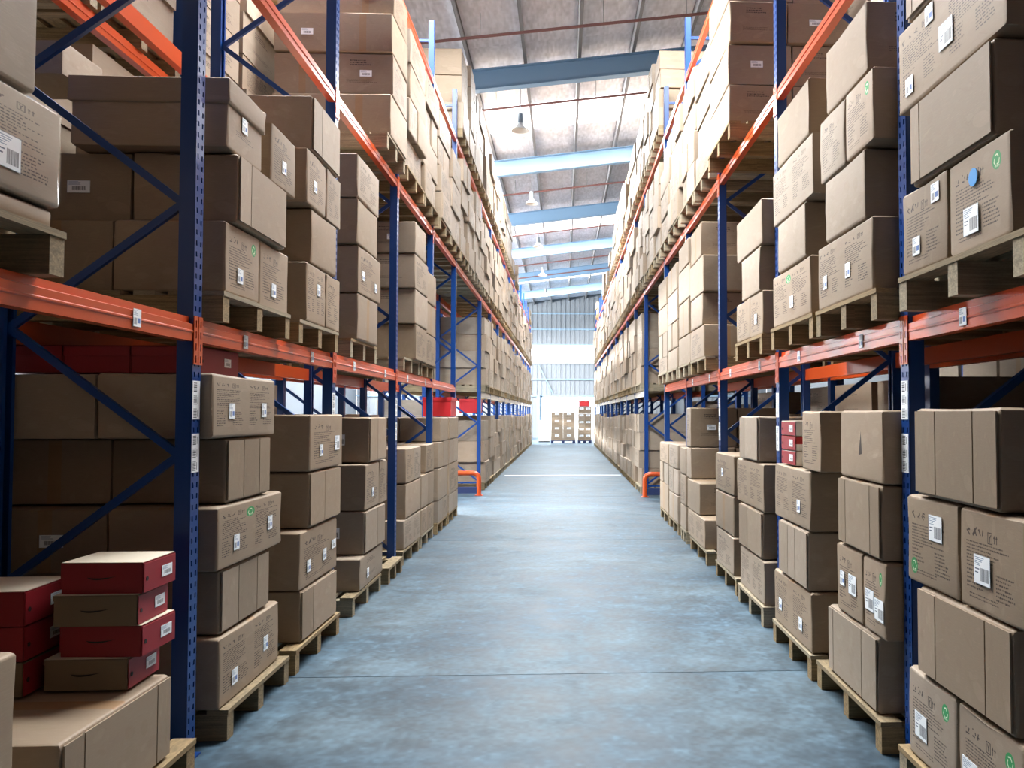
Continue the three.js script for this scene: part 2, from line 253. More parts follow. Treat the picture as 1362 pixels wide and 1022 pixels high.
{
  const back = new THREE.Group(); back.name = 'wall_back'; back.position.set(0, 0, -D1); scene.add(back); tag(back, 'blue-grey ribbed sheet end wall with a high window strip and open doorway', 'wall', null, 'structure');
  const rib = (x0, x1, y0, y1) => {                            // a panel with standing ribs
    mesh('wall_panel', box(x1 - x0, y1 - y0, 0.08, (x0 + x1) / 2, (y0 + y1) / 2, -0.04), M.sheet, back);
    const one = []; for (let x = x0 + 0.15; x < x1; x += 0.3) one.push(box(0.07, y1 - y0, 0.03, x, (y0 + y1) / 2, 0.015));
    const r = mesh('panel_ribs', mergeGeometries(one), M.sheet, back); r.userData.kind = 'stuff';
  };
  rib(-WX, WX, 5.9, 11); rib(-WX, WX, 2.66, 4.72); rib(-WX, -1.5, 0, 2.66); rib(2.4, WX, 0, 2.66);
  for (const y of [2.66, 3.7, 4.72, 5.9, 6.9, 7.9]) mesh('girt', box(2 * WX, 0.09, 0.07, 0, y, 0.06), M.trimBlue, back);
  for (const x of [-6.4, 6.9]) mesh('column', box(0.22, 8, 0.22, x, 4, 0.16), M.trimBlue, back);
  for (const x of [-1.62, 2.5]) mesh('column', box(0.22, 2.7, 0.2, x, 1.35, 0.16), M.trimBlue, back);
  mesh('brace', bar([-1.6, 4.6, 0.12], [-0.7, 2.8, 0.12], 0.06, 0.06), M.trimBlue, back);
  const win = new THREE.Group(); win.name = 'window_5'; win.position.set(0, 0, -D1); scene.add(win); tag(win, 'long bright window strip across the far end wall', 'window', null, 'structure');
  for (let x = -WX + 1; x < WX; x += 2) mesh('pane', box(1.94, 1.16, 0.01, x, 5.31, 0), M.glass, win);
  for (let x = -WX; x <= WX; x += 2) mesh('window_bar', box(0.04, 1.18, 0.05, x, 5.31, 0), M.white, win);
  const door = new THREE.Group(); door.name = 'door_1'; door.position.set(0, 0, -D1); scene.add(door); tag(door, 'wide open loading doorway full of daylight in the end wall', 'door', null, 'structure');
  mesh('door_frame', mergeGeometries([box(0.12, 2.66, 0.2, -1.44, 1.33, 0), box(0.12, 2.66, 0.2, 2.34, 1.33, 0), box(3.9, 0.1, 0.2, 0.45, 2.62, 0)]), M.trimBlue, door);
  mesh('door_post', box(0.05, 2.6, 0.05, 0.46, 1.3, -0.02), M.white, door);
  const out = mesh('yard', box(60, 0.2, 30, 0, -0.12, -(D1 + 15.1)), M.concrete, scene); tag(out, 'pale concrete yard outside the far doorway', 'yard', null, 'structure');
  const L = D1 - D0;
  const wl = sheetWall('wall_left', 'plain sheet side wall beyond the left racks', [[0, 0, L, SIDE_WIN[0]], [0, SIDE_WIN[1], L, 8.2 - SIDE_WIN[1]], [-(D0 + D1) / 2 + (D0 + SIDE_D[0]) / 2, SIDE_WIN[0], SIDE_D[0] - D0, SIDE_WIN[1] - SIDE_WIN[0]]], Math.PI / 2, -WX, -(D0 + D1) / 2);
  const wr = sheetWall('wall_right', 'plain sheet side wall beyond the right racks', [[0, 0, L, 9.4]], -Math.PI / 2, WX, -(D0 + D1) / 2);
  const wf = sheetWall('wall_front', 'plain sheet wall behind the camera', [[0, 0, 2 * WX, 10.2]], Math.PI, 0, -D0);
  void wl, wr, wf;
  for (const s of [-1]) {  // added window, out of view, glowing to brighten the roof
    const wn = new THREE.Group(); wn.name = s < 0 ? 'window_6' : 'window_7'; wn.position.set(s * (WX - 0.06), 0, 0); scene.add(wn); tag(wn, `added unseen window strip that lights the roof, in the ${s < 0 ? 'left' : 'right'} side wall`, 'window', null, 'structure');
    for (let d = SIDE_D[0]; d < SIDE_D[1] - 1; d += 4) mesh('pane', box(0.02, SIDE_WIN[1] - SIDE_WIN[0], 3.95, s * 0.06, (SIDE_WIN[0] + SIDE_WIN[1]) / 2, -(d + 2)), M.skylight, wn);
  }
}

// ---------------------------------------------------------------- racks
const LV = [0, 1.985, 3.93, 5.88], POST_H = 6.6, DEEP = 0.9;
const XF = { '-1': 1.67, '1': 1.54 };
const NEAR = { '-1': [1.59, 3.84, 6.09, 8.34, 10.59, 12.84], '1': [1.44, 3.67, 5.90, 8.13, 10.36, 12.59] };
const FAR = { '-1': [...Array(12)].map((_, i) => 16.75 + 2.25 * i), '1': [...Array(12)].map((_, i) => 15.8 + 2.25 * i) };
const SIDE = { '-1': 'left', '1': 'right' };
// perforated open-section post: front face at x = 0, facing +x
function postGeo(holes) {
  const W = 0.085, T = 0.0035, DP = 0.07, parts = [];
  if (holes) {
    const seg = 0.55, s = new THREE.Shape([[-W / 2, 0], [W / 2, 0], [W / 2, seg], [-W / 2, seg]].map((p) => new THREE.Vector2(...p)));
    for (let k = 0; k < 11; k++) for (const c of [-0.02, 0.02]) {
      const y = 0.025 + 0.05 * k, t = c > 0 ? 1 : -1;
      s.holes.push(new THREE.Path([[c - 0.0065, y - 0.012], [c + 0.0065, y - 0.012], [c + 0.0065 + 0.002 * t, y + 0.012], [c - 0.0065 + 0.002 * t, y + 0.012]].map((p) => new THREE.Vector2(...p))));
    }
    const one = new THREE.ExtrudeGeometry(s, { depth: T, bevelEnabled: false }).rotateY(Math.PI / 2).translate(-T, 0, 0);
    for (let i = 0; i < POST_H / seg; i++) parts.push(one.clone().translate(0, i * seg, 0));
  } else parts.push(box(T, POST_H, W, -T / 2, POST_H / 2, 0).toNonIndexed());
  for (const k of [-1, 1]) { parts.push(box(DP, POST_H, T, -DP / 2, POST_H / 2, k * (W - T) / 2).toNonIndexed()); parts.push(box(T, POST_H, 0.022, -DP, POST_H / 2, k * (W / 2 - 0.011)).toNonIndexed()); }
  return mergeGeometries(parts.map((g) => { const q = g.index ? g.toNonIndexed() : g; return q; }));
}
const POST_FINE = postGeo(true), POST_PLAIN = postGeo(false), FOOT = box(0.12, 0.008, 0.12, -0.04, 0.004, 0);
const BRACES = []; { let front = true; for (let y = 0.21; y < POST_H - 0.5; y += 0.575) { BRACES.push(front ? bar([-0.07, y, 0], [-DEEP + 0.07, y + 0.575, 0], 0.034, 0.024) : bar([-DEEP + 0.07, y, 0], [-0.07, y + 0.575, 0], 0.034, 0.024)); front = !front; } }
const TIES = [0.16, POST_H - 0.25].map((y) => box(DEEP - 0.14, 0.034, 0.024, -DEEP / 2, y, 0));
const FRAME_ONE = mergeGeometries([POST_PLAIN, POST_PLAIN.clone().rotateY(Math.PI).translate(-DEEP, 0, 0), ...BRACES.map((g) => g.toNonIndexed()), ...TIES.map((g) => g.toNonIndexed())]);
const ORD = ['zeroth', 'first', 'second', 'third', 'fourth', 'fifth', 'sixth', 'seventh', 'eighth', 'ninth', 'tenth', 'eleventh', 'twelfth', 'thirteenth', 'fourteenth', 'fifteenth', 'sixteenth', 'seventeenth', 'eighteenth', 'nineteenth', 'twentieth', 'twenty-first', 'twenty-second', 'twenty-third', 'twenty-fourth', 'twenty-fifth', 'twenty-sixth', 'twenty-seventh', 'twenty-eighth', 'twenty-ninth', 'thirtieth'];
function frame(s, d, x, label, grp, detail) {
  if (!detail) { const m = mesh(numbered('upright_frame'), FRAME_ONE, M.blue, scene); m.position.set(s * x, 0, -d); m.rotation.y = s < 0 ? 0 : Math.PI; tag(m, label, 'rack frame', grp); return m; }
  const g = group('upright_frame', s * x, 0, -d, s < 0 ? 0 : Math.PI); tag(g, label, 'rack frame', grp);
  const p = mesh('post', detail > 1 ? POST_FINE : POST_PLAIN, M.blue, g);
  if (detail > 1) { for (const y of [1.61, 1.37]) { const l = mesh('location_label', LAB.rack, M.label, p); l.position.set(0.0012, y, 0.004); l.userData.label = 'white rack location label'; } }
  const r = mesh('post', POST_PLAIN, M.blue, g); r.rotation.y = Math.PI; r.position.x = -DEEP;
  for (const b of BRACES) mesh('brace', b, M.blue, g);
  for (const t of TIES) mesh('tie_bar', t, M.blue, g);
  for (const k of [0, 1]) { const f = mesh('foot_plate', FOOT, M.blue, g); if (k) { f.rotation.y = Math.PI; f.position.x = -DEEP; } }
  return g;
}
const beamShape = new THREE.Shape([[0, 0], [0.032, 0], [0.032, -0.028], [0.05, -0.034], [0.05, -0.060], [0.054, -0.064], [0.054, -0.070], [0.05, -0.074], [0.05, -0.11], [0, -0.11]].map((p) => new THREE.Vector2(...p)));
const beamCache = {};
function beamGeo(L) { const k = L.toFixed(3); return beamCache[k] ??= new THREE.ExtrudeGeometry(beamShape, { depth: L, bevelEnabled: false }).translate(0, 0, -L / 2); }
const plateGeo = (() => {
  const s = new THREE.Shape([[-0.02, -0.215], [0.02, -0.215], [0.02, 0.005], [-0.02, 0.005]].map((p) => new THREE.Vector2(...p)));
  for (const y of [-0.19, -0.135, -0.08, -0.03]) s.holes.push(new THREE.Path([[-0.006, y - 0.016], [0.006, y - 0.016], [0.006, y + 0.016], [-0.006, y + 0.016]].map((p) => new THREE.Vector2(...p))));
  const g = new THREE.ExtrudeGeometry(s, { depth: 0.004, bevelEnabled: false }).rotateY(Math.PI / 2);
  return g;
})();
// o: outward direction of the beam's front (+1 local x). x is the distance of its front face from the aisle's middle
function beam(s, x, d0, d1, y, out, mat, label, grp, detail) {
  const L = d1 - d0 - 0.09, facing = s * out < 0 ? 0 : Math.PI, dc = (d0 + d1) / 2;
  if (!detail) { const m = mesh(numbered('load_beam'), beamGeo(L), mat, scene); m.position.set(s * (x + out * 0.05), y, -dc); m.rotation.y = facing; tag(m, label, 'rack beam', grp); return; }
  const g = group('load_beam', s * (x + out * 0.05), y, -dc, facing); tag(g, label, 'rack beam', grp);
  mesh('rail', beamGeo(L), mat, g);
  for (const k of [-1, 1]) { const p = mesh('end_plate', plateGeo, mat, g); p.position.set(0.052, 0, k * (L / 2 + 0.021)); }
  if (detail > 1) for (const t of [-0.27, 0.26]) { const l = mesh('shelf_label', LAB.beam, M.label, g); l.position.set(0.0548, -0.062, t * L); l.userData.label = 'small white barcode label'; }
}
for (const s of [-1, 1]) {
  const side = SIDE[s], x = XF[s], near = NEAR[s], far = FAR[s];
  near.forEach((d, i) => frame(s, d, x, i ? `blue perforated upright frame of the ${side} rack, ${ORD[i]} post from the camera` : `unseen blue upright frame of the ${side} rack beside the camera`, `blue upright frames of the ${side} rack`, i && i < 4 ? 2 : i ? 1 : 0));
  far.forEach((d, i) => frame(s, d, x, `unseen blue upright frame of the ${side} rack past the passage, ${ORD[i + 1]} from the orange guard`, `far upright frames of the ${side} rack`, i < 1 ? 1 : 0));
  const all = [...near, ...far];
  for (let lv = 1; lv < 4; lv++) for (let i = 0; i + 1 < all.length; i++) {
    const tunnel = i === near.length - 1; if (tunnel && lv === 1) continue;
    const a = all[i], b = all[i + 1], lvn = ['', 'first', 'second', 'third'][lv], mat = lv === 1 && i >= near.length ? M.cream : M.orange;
    const col = mat === M.cream ? 'cream' : 'orange', det = i < 4 && lv < 3 ? (lv === 1 ? 2 : 1) : 0;
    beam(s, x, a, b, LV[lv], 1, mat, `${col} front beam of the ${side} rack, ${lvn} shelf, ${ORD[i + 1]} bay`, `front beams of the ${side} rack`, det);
    if (i < 12) beam(s, x + DEEP, a, b, LV[lv], -1, M.orange, `${'orange'} rear beam of the ${side} rack, ${lvn} shelf, ${ORD[i + 1]} bay`, `rear beams of the ${side} rack`, 0);
  }
  // the rack standing back to back behind it
  const bx = x + DEEP + 0.2;
  for (let i = 0; i < all.length; i += 1) if (i < 9) {
    frame(s, all[i], bx, `blue upright frame of the back rack behind the ${side} rack, ${ORD[i + 1]} from the camera`, `frames of the rack behind the ${side} one`, 0);
    if (i + 1 < all.length) for (let lv = 1; lv < 4; lv++) { if (i === 5 && lv === 1) continue; beam(s, bx, all[i], all[i + 1], LV[lv], 1, M.orange, `orange beam of the back rack behind the ${side} rack, ${['', 'first', 'second', 'third'][lv]} shelf, ${ORD[i + 1]} bay`, `beams of the rack behind the ${side} one`, 0); }
  }
  // unseen rack behind the camera, added to block light from there
  for (let k = 1; k < 5; k++) {
    frame(s, near[0] - 2.25 * k, x, `unseen blue upright frame of the ${side} rack behind the camera, ${ORD[k]} back`, `unseen rack frames behind the camera`, 0);
    for (let lv = 1; lv < 4; lv++) beam(s, x, near[0] - 2.25 * k, near[0] - 2.25 * (k - 1), LV[lv], 1, M.orange, `unseen orange beam of the ${side} rack behind the camera, ${['', 'first', 'second', 'third'][lv]} shelf, ${ORD[k]} bay back`, 'unseen rack beams behind the camera', 0);
  }
  // tubular guard at the foot of the far block
  const gx = s < 0 ? 1.6 : 1.5, gd = s < 0 ? 15.75 : 15.3, q = group('rack_end_guard', 0, 0, -gd); tag(q, `orange tubular guard on the floor at the ${side} rack corner`, 'rack guard');
  const path = new THREE.CurvePath(), R = 0.12, Hh = 0.42, V = (a, b) => new THREE.Vector3(s * a, b, 0), b2 = gx + 1.0;
  path.add(new THREE.LineCurve3(V(gx, 0.0), V(gx, Hh - R))); path.add(new THREE.QuadraticBezierCurve3(V(gx, Hh - R), V(gx, Hh), V(gx + R, Hh))); path.add(new THREE.LineCurve3(V(gx + R, Hh), V(b2 - R, Hh))); path.add(new THREE.QuadraticBezierCurve3(V(b2 - R, Hh), V(b2, Hh), V(b2, Hh - R))); path.add(new THREE.LineCurve3(V(b2, Hh - R), V(b2, 0)));
  mesh('tube', new THREE.TubeGeometry(path, 60, 0.045, 10), M.orange, q);
  mesh('base_rail', box(1.0, 0.12, 0.05, s * (gx + 0.5), 0.1, 0), M.navy, q);
  for (const k of [gx, b2]) mesh('base_plate', box(0.14, 0.01, 0.14, s * k, 0.005, 0), M.orange, q);
}

// ---------------------------------------------------------------- pallets
const PH = 0.145;
function palletParts(L, W) {                                   // L along the aisle, W into the rack; local x from 0 (front) to -W
  const n = 7, bw = 0.1, boards = [], strs = [];
  for (let i = 0; i < n; i++) boards.push(box(bw, 0.022, L, -bw / 2 - i * (W - bw) / (n - 1), PH - 0.011, 0));
  for (const t of [-1, 0, 1]) strs.push(box(W - 0.01, PH - 0.022, 0.075, -W / 2, (PH - 0.022) / 2, t * (L / 2 - 0.04)));
  for (const g of [...boards, ...strs]) { const uv = g.attributes.uv, o = rnd(); for (let i = 0; i < uv.count; i++) uv.setXY(i, uv.getX(i) * 1.0 + o, uv.getY(i) * 0.25 + o); }
  for (const g of strs) g.userData.stringer = true;
  return { boards, strs };
}
const palletCache = {};
const palletGroup = 'wooden pallets under the cartons';
function pallet(s, x, d0, d1, y, label, detail, W = 1.06) {
  const L = Math.round((d1 - d0) * 50) / 50, k = L + '_' + W, P = palletCache[k] ??= palletParts(L, W), mat = pick(M.wood), pos = [s * x, y + 0.001, -(d0 + d1) / 2], ry = s < 0 ? 0 : Math.PI;
  if (!detail) { P.one ??= mergeGeometries([...P.boards, ...P.strs]); const m = mesh(numbered('pallet'), P.one, mat, scene); m.position.set(...pos); m.rotation.y = ry; tag(m, label, 'pallet', palletGroup); return; }
  const g = group('pallet', ...pos, ry); tag(g, label, 'pallet', palletGroup);
  for (const b of P.boards) mesh('deck_board', b, pick(M.wood), g);
  for (const b of P.strs) mesh('stringer', b, mat, g);
}

// ---------------------------------------------------------------- cartons
const LEVEL = ['floor row', 'first shelf', 'second shelf', 'top shelf'];
const cartons = [], stackNo = {};
// style: f = flaps with seams, p = plain, t = printed, g = printed with green stamp, h = green stamp low left, w = wide double print, v = wide print with green stamp, k = torn slot
const CELLS = { f: [[0, 0], [1, 0], [2, 0], [3, 0]], p: [[0, 0], [1, 0], [2, 0], [3, 0], [2, 3]], t: [[0, 1], [1, 2]], g: [[1, 1]], h: [[2, 1]], w: [[3, 1], [2, 2]], v: [[0, 2]], k: [[1, 3]], l: [[3, 2]] };
const LOOK = { f: 'plain kraft carton with seamed flaps', p: 'plain kraft carton', t: 'printed kraft carton', g: 'carton with green round stamp', h: 'carton with low green stamp', w: 'long double-printed carton', v: 'long carton with green stamp', k: 'plain carton with torn slot', l: 'lightly printed carton' };
function addStack(s, lv, o) {
  // o: x front, pal [d0,d1], y0, layers [[top, [[d0,d1,style,opts]...]]]
  const key = SIDE[s] + lv; stackNo[key] = (stackNo[key] ?? 0) + 1;
  const no = stackNo[key], where = `${SIDE[s]} ${LEVEL[lv]}, ${ORD[no] ?? no + 'th'} stack`, base = LV[lv];
  const detail = o.pal && o.pal[0] < 9 && lv < 2;
  if (o.pal) pallet(s, o.px ?? o.x + 0.0, o.pal[0], o.pal[1], base, `wooden pallet, ${where} from the camera`, detail);
  let y = base + (o.pal ? PH : 0) + 0.002;
  (o.layers || []).forEach(([top, cols], li) => {
    const h = top - y;
    cols.forEach(([d0, d1, st, op = {}], ci) => {
      const half = cols.length > 1 ? (cols[0][0] < cols[1][0] ? ci === 0 : ci === cols.length - 1) ? ', nearer one' : ', farther one' : '';
      const depth = op.depth ?? o.depth ?? rr(0.50, 0.58);
      cartons.push({ s, lv, x: (op.x ?? o.x) , depth, d0, d1, y, h: (op.h ?? h), st, op, where: `${where}, ${li === 0 ? 'bottom' : ORD[li + 1]} layer${half}`, back: false });
      if (o.deep !== 0) {
        const bx = (op.x ?? o.x) + depth + 0.01, bd = 1.06 - depth;
        if (bd > 0.25 && !op.noback) cartons.push({ s, lv, x: bx, depth: bd, d0: d0 + 0.01, d1: d1 - 0.01, y, h: (op.h ?? h) - 0.006, st: 'p', op: { side: o.vis && rnd() < 0.4 ? 'mid' : rnd() < 0.5 }, where: `${where}, ${li === 0 ? 'bottom' : ORD[li + 1]} layer${half}`, back: true, vis: o.vis });
      }
    });
    y = top + 0.002;
  });
}
const L_ = -1, R_ = 1;
// ---- left, floor
addStack(L_, 0, { x: 1.62, pal: [1.66, 2.64], px: 1.6, layers: [[0.49, [[1.9, 2.60, 'p']]], [0.85, [[1.85, 2.56, 'p']]]] });
addStack(L_, 0, { x: 1.62, pal: [2.72, 3.7], px: 1.585, deep: 0, layers: [[0.485, [[2.78, 3.52, 'f', { seams: [0.17, 0.84], depth: 1.05 }]]]] });
addStack(L_, 0, { x: 1.625, pal: [4.04, 4.92], px: 1.585, vis: true, layers: [[0.485, [[4.02, 4.85, 'w', { lab: [[0.22, 0.32, 'small'], [0.74, 0.45, 'small']] }]]], [0.80, [[4.07, 4.71, 'f', { seams: [0.33, 0.72], x: 1.645 }]]], [1.108, [[3.99, 4.86, 'v', { lab: [[0.25, 0.36, 'small'], [0.78, 0.48, 'small']] }]]], [1.43, [[4.11, 4.69, 'f', { seams: [0.35, 0.72], x: 1.64 }]]], [1.74, [[3.90, 4.75, 'w', { lab: [[0.26, 0.42, 'small'], [0.78, 0.44, 'small']] }]]]] });
addStack(L_, 0, { x: 1.6, pal: [5.02, 5.98], px: 1.58, layers: [[0.467, [[5.16, 5.92, 'f', { seams: [0.3], side: 'ship' }]]], [0.825, [[5.14, 5.95, 't', { lab: [[0.2, 0.35, 'small'], [0.62, 0.4, 'small'], [0.88, 0.5, 'mid']] }]]], [1.18, [[5.3, 6.0, 'f', { seams: [0.45] }]]], [1.546, [[5.28, 6.03, 't', { x: 1.59, lab: [[0.3, 0.35, 'small'], [0.8, 0.45, 'ship']] }]]]] });
addStack(L_, 0, { x: 1.6, pal: [6.42, 7.4], px: 1.6, layers: [[0.41, [[6.62, 7.46, 'l', { lab: [[0.3, 0.4, 'small']] }]]], [0.76, [[6.77, 7.48, 'f', { seams: [0.6], side: 'ship' }]]], [1.14, [[6.78, 7.28, 't', { lab: [[0.5, 0.35, 'small']], side: 'p' }], [7.29, 7.6, 't', {}]]], [1.52, [[6.9, 7.52, 'f', { seams: [0.45], side: 'ship' }]]]] });
addStack(L_, 0, { x: 1.6, pal: [7.62, 8.26], px: 1.58 });
addStack(L_, 0, { x: 1.63, pal: [8.52, 9.5], layers: [[0.455, [[8.6, 9.55, 'w', {}]]], [0.82, [[8.66, 9.55, 'p']]], [1.185, [[8.66, 9.1, 't', {}], [9.11, 9.55, 't', {}]]]] });
addStack(L_, 0, { x: 1.63, pal: [9.6, 10.5], layers: [[0.445, [[9.62, 10.05, 't'], [10.06, 10.5, 't']]], [0.84, [[9.62, 10.05, 'p'], [10.06, 10.5, 'p']]], [1.18, [[9.9, 10.5, 't']]]] });
addStack(L_, 0, { x: 1.61, pal: [10.68, 11.6], layers: [[0.42, [[10.7, 11.15, 'p'], [11.16, 11.6, 't']]], [0.84, [[10.7, 11.6, 'p']]], [1.18, [[10.7, 11.15, 'p'], [11.16, 11.6, 'p']]], [1.5, [[10.9, 11.6, 'p']]]] });
addStack(L_, 0, { x: 1.61, pal: [11.72, 12.7], vis: true, layers: [[0.40, [[11.75, 12.2, 'p'], [12.21, 12.7, 'p']]], [0.84, [[11.75, 12.7, 't']]], [1.18, [[11.75, 12.2, 'p'], [12.21, 12.7, 'p']]], [1.5, [[11.75, 12.7, 'p']]]] });
// ---- left, first shelf
addStack(L_, 1, { x: 1.62, pal: [1.72, 2.72], px: 1.6, layers: [[2.20, [[1.85, 2.70, 'p', { x: 1.63 }]]], [2.52, [[1.8, 2.715, 'w', { film: true, lab: [[0.72, 0.35, 'ship']] }]]], [3.15, [[1.8, 2.58, 'p']]]] });
addStack(L_, 1, { x: 1.63, pal: [3.98, 4.94], px: 1.61, vis: true, layers: [[2.487, [[4.04, 4.48, 'g', { lab: [[0.4, 0.3, 'small']] }], [4.49, 4.95, 't', { lab: [[0.45, 0.3, 'small']] }]]], [2.838, [[4.12, 4.83, 'f', { seams: [0.22], x: 1.61 }]]], [3.18, [[4.04, 4.50, 'l', { depth: 0.74, lab: [[0.45, 0.5, 'small']], lid: true, noback: true }], [4.64, 5.05, 't', { lab: [[0.5, 0.4, 'small']] }]]]] });
addStack(L_, 1, { x: 1.62, pal: [5.14, 6.02], px: 1.62, layers: [[2.512, [[5.26, 5.68, 'w', { lab: [[0.6, 0.6, 'small']] }], [5.69, 6.04, 't', {}]]], [2.875, [[5.36, 5.93, 'p']]], [3.235, [[5.24, 5.67, 't', { lab: [[0.4, 0.4, 'small']] }], [5.68, 6.04, 't', {}]]], [3.6, [[5.33, 5.98, 'f', { seams: [0.3] }]]]] });
addStack(L_, 1, { x: 1.62, pal: [6.44, 7.34], px: 1.64, vis: true, layers: [[2.505, [[6.58, 7.24, 'p']]], [2.885, [[6.57, 7.34, 't', { lab: [[0.2, 0.4, 'small'], [0.75, 0.3, 'small']] }]]], [3.25, [[6.53, 7.22, 'p']]], [3.605, [[6.52, 7.26, 't', { side: 'p' }]]]] });
addStack(L_, 1, { x: 1.6, pal: [8.55, 9.5], px: 1.64, vis: true, layers: [[2.52, [[9.0, 9.75, 't', { side: 1, lab: [[0.4, 0.3, 'small']] }]]], [2.9, [[8.98, 9.75, 'p', { side: 1 }]]], [3.28, [[8.96, 9.75, 't', { side: 1 }]]], [3.63, [[8.95, 9.6, 'p', { side: 'mid' }]]]] });
addStack(L_, 1, { x: 1.62, pal: [9.6, 10.5], px: 1.64, layers: [[2.5, [[9.78, 10.5, 't', {}]]], [2.88, [[9.78, 10.5, 'p']]], [3.26, [[9.78, 10.5, 'p']]]] });
cartons.push({ s: -1, lv: 1, x: 2.42, depth: 0.3, d0: 4.05, d1: 4.4, y: 3.19, h: 0.17, st: 'p', op: {}, where: 'left first shelf, small one on top of second stack', back: true, vis: true });
// ---- left, second shelf
addStack(L_, 2, { x: 1.6, pal: [1.75, 2.7], layers: [[4.5, [[1.75, 2.7, 'p']]], [5.0, [[1.75, 2.7, 'p']]], [5.4, [[1.75, 2.7, 'p']]]] });  // stack above the view, added to shade the near left bay
addStack(L_, 2, { x: 1.57, pal: [7.4, 8.25], px: 1.58, vis: true, layers: [[4.46, [[7.5, 8.25, 'p', { side: 1 }]]], [4.85, [[7.55, 8.25, 't', { side: 'mid' }]]], [5.22, [[7.53, 8.25, 'p', { side: 1 }]]], [5.58, [[7.6, 8.25, 't', { side: 'mid' }]]]] });
// ---- right, floor
addStack(R_, 0, { x: 1.44, pal: [2.5, 3.5], px: 1.42, layers: [[0.505, [[2.56, 2.995, 'g', { lab: [[0.2, 0.35, 'ship']] }], [3.01, 3.44, 'g', { lab: [[0.3, 0.4, 'ship']] }]]], [0.858, [[2.61, 3.32, 'f', { seams: [0.23, 0.76] }]]], [1.217, [[2.53, 2.965, 't', { lab: [[0.38, 0.42, 'ship']] }], [2.98, 3.42, 'h', { lab: [[0.6, 0.68, 'ship']] }]]], [1.573, [[2.67, 3.33, 'f', { seams: [0.29, 0.74] }]]]] });
cartons.push({ s: 1, lv: 0, x: 2.06, depth: 0.46, d0: 2.72, d1: 3.36, y: 1.58, h: 0.33, st: 'l', op: {}, where: 'right floor row, first stack, under the beam', back: true, vis: true });
addStack(R_, 0, { x: 1.465, pal: [3.75, 4.7], px: 1.44, layers: [[0.505, [[3.83, 4.54, 'f', { seams: [0.12, 0.72] }]]], [0.865, [[3.735, 4.01, 'g', { lab: [[0.3, 0.42, 'ship'], [0.75, 0.36, 'ship']] }], [4.025, 4.41, 't', { lab: [[0.25, 0.5, 'small'], [0.65, 0.48, 'ship']] }]]], [1.22, [[3.76, 4.37, 'f', { seams: [0.2, 0.78] }]]], [1.568, [[3.74, 4.34, 'k', { seams2: [0.73] }]]]] });
addStack(R_, 0, { x: 1.44, pal: [4.78, 5.66], px: 1.43, layers: [[0.50, [[4.8, 5.63, 'w', { lab: [[0.75, 0.35, 'small'], [0.2, 0.4, 'small']] }]]], [0.855, [[4.84, 5.49, 'f', { seams: [0.35, 0.6] }]]], [1.213, [[4.79, 5.62, 'w', { lab: [[0.72, 0.35, 'small']] }]]], [1.567, [[4.6, 4.95, 't', {}]]]] });
addStack(R_, 0, { x: 1.46, pal: [5.97, 6.85], px: 1.44, layers: [[0.47, [[6.0, 6.83, 'w', {}]]], [0.82, [[6.06, 6.82, 'f', { seams: [0.4] }]]], [1.18, [[6.0, 6.95, 'w', {}]]], [1.532, [[6.16, 6.8, 'f', { seams: [0.3] }]]]] });
addStack(R_, 0, { x: 1.46, pal: [7.0, 7.95], layers: [[0.48, [[7.1, 7.9, 't', {}]]], [0.83, [[7.12, 7.9, 'p']]], [1.185, [[7.1, 7.9, 't', { lab: [[0.4, 0.5, 'small']] }]]]] });
addStack(R_, 0, { x: 1.45, pal: [8.4, 9.5], layers: [[0.455, [[8.5, 9.65, 'w', { side: 1 }]]], [0.80, [[8.85, 9.65, 'p', { side: 'mid' }]]], [1.16, [[9.4, 9.75, 'p', { side: 1 }]]], [1.62, [[9.42, 9.75, 't', { side: 'mid' }]]]] });
addStack(R_, 0, { x: 1.45, pal: [9.8, 10.28], layers: [[0.44, [[9.82, 10.28, 'p']]], [0.81, [[9.82, 10.28, 't', {}]]], [1.14, [[9.82, 10.28, 'p']]]] });
addStack(R_, 0, { x: 1.45, pal: [10.5, 11.4], layers: [[0.5, [[10.5, 11.4, 'p']]], [0.83, [[10.5, 10.95, 'p'], [10.96, 11.4, 't']]], [1.15, [[10.5, 11.4, 't']]]] });
addStack(R_, 0, { x: 1.45, pal: [11.5, 12.45], vis: true, layers: [[0.55, [[11.5, 12.45, 'p']]], [0.84, [[11.5, 11.95, 'p'], [12.1, 12.45, 'p']]], [1.13, [[11.5, 12.45, 't']]]] });
// ---- right, first shelf
addStack(R_, 1, { x: 1.45, pal: [2.5, 3.48], px: 1.435, layers: [[2.485, [[2.6, 3.035, 'g', { dot: [0.45, 0.72], lab: [[0.4, 0.3, 'ship']] }], [3.05, 3.46, 't', { lab: [[0.35, 0.3, 'small'], [0.78, 0.8, 'small']] }]]], [2.83, [[2.69, 3.36, 'f', { seams: [0.14] }]]], [3.19, [[2.62, 3.48, 'w', { lab: [[0.14, 0.25, 'small'], [0.52, 0.45, 'ship'], [0.36, 0.85, 'small']] }]]], [3.55, [[2.7, 3.38, 'f', { seams: [0.1] }]]]] });
addStack(R_, 1, { x: 1.45, pal: [3.75, 4.66], px: 1.44, layers: [[2.49, [[3.81, 4.64, 'w', { lab: [[0.6, 0.42, 'small'], [0.16, 0.4, 'small']] }]]], [2.84, [[3.9, 4.51, 'p', { side: 'mid' }]]], [3.195, [[3.78, 4.165, 'g', {}], [4.18, 4.59, 't', {}]]], [3.55, [[3.86, 4.475, 'p', { side: 'mid' }]]]] });
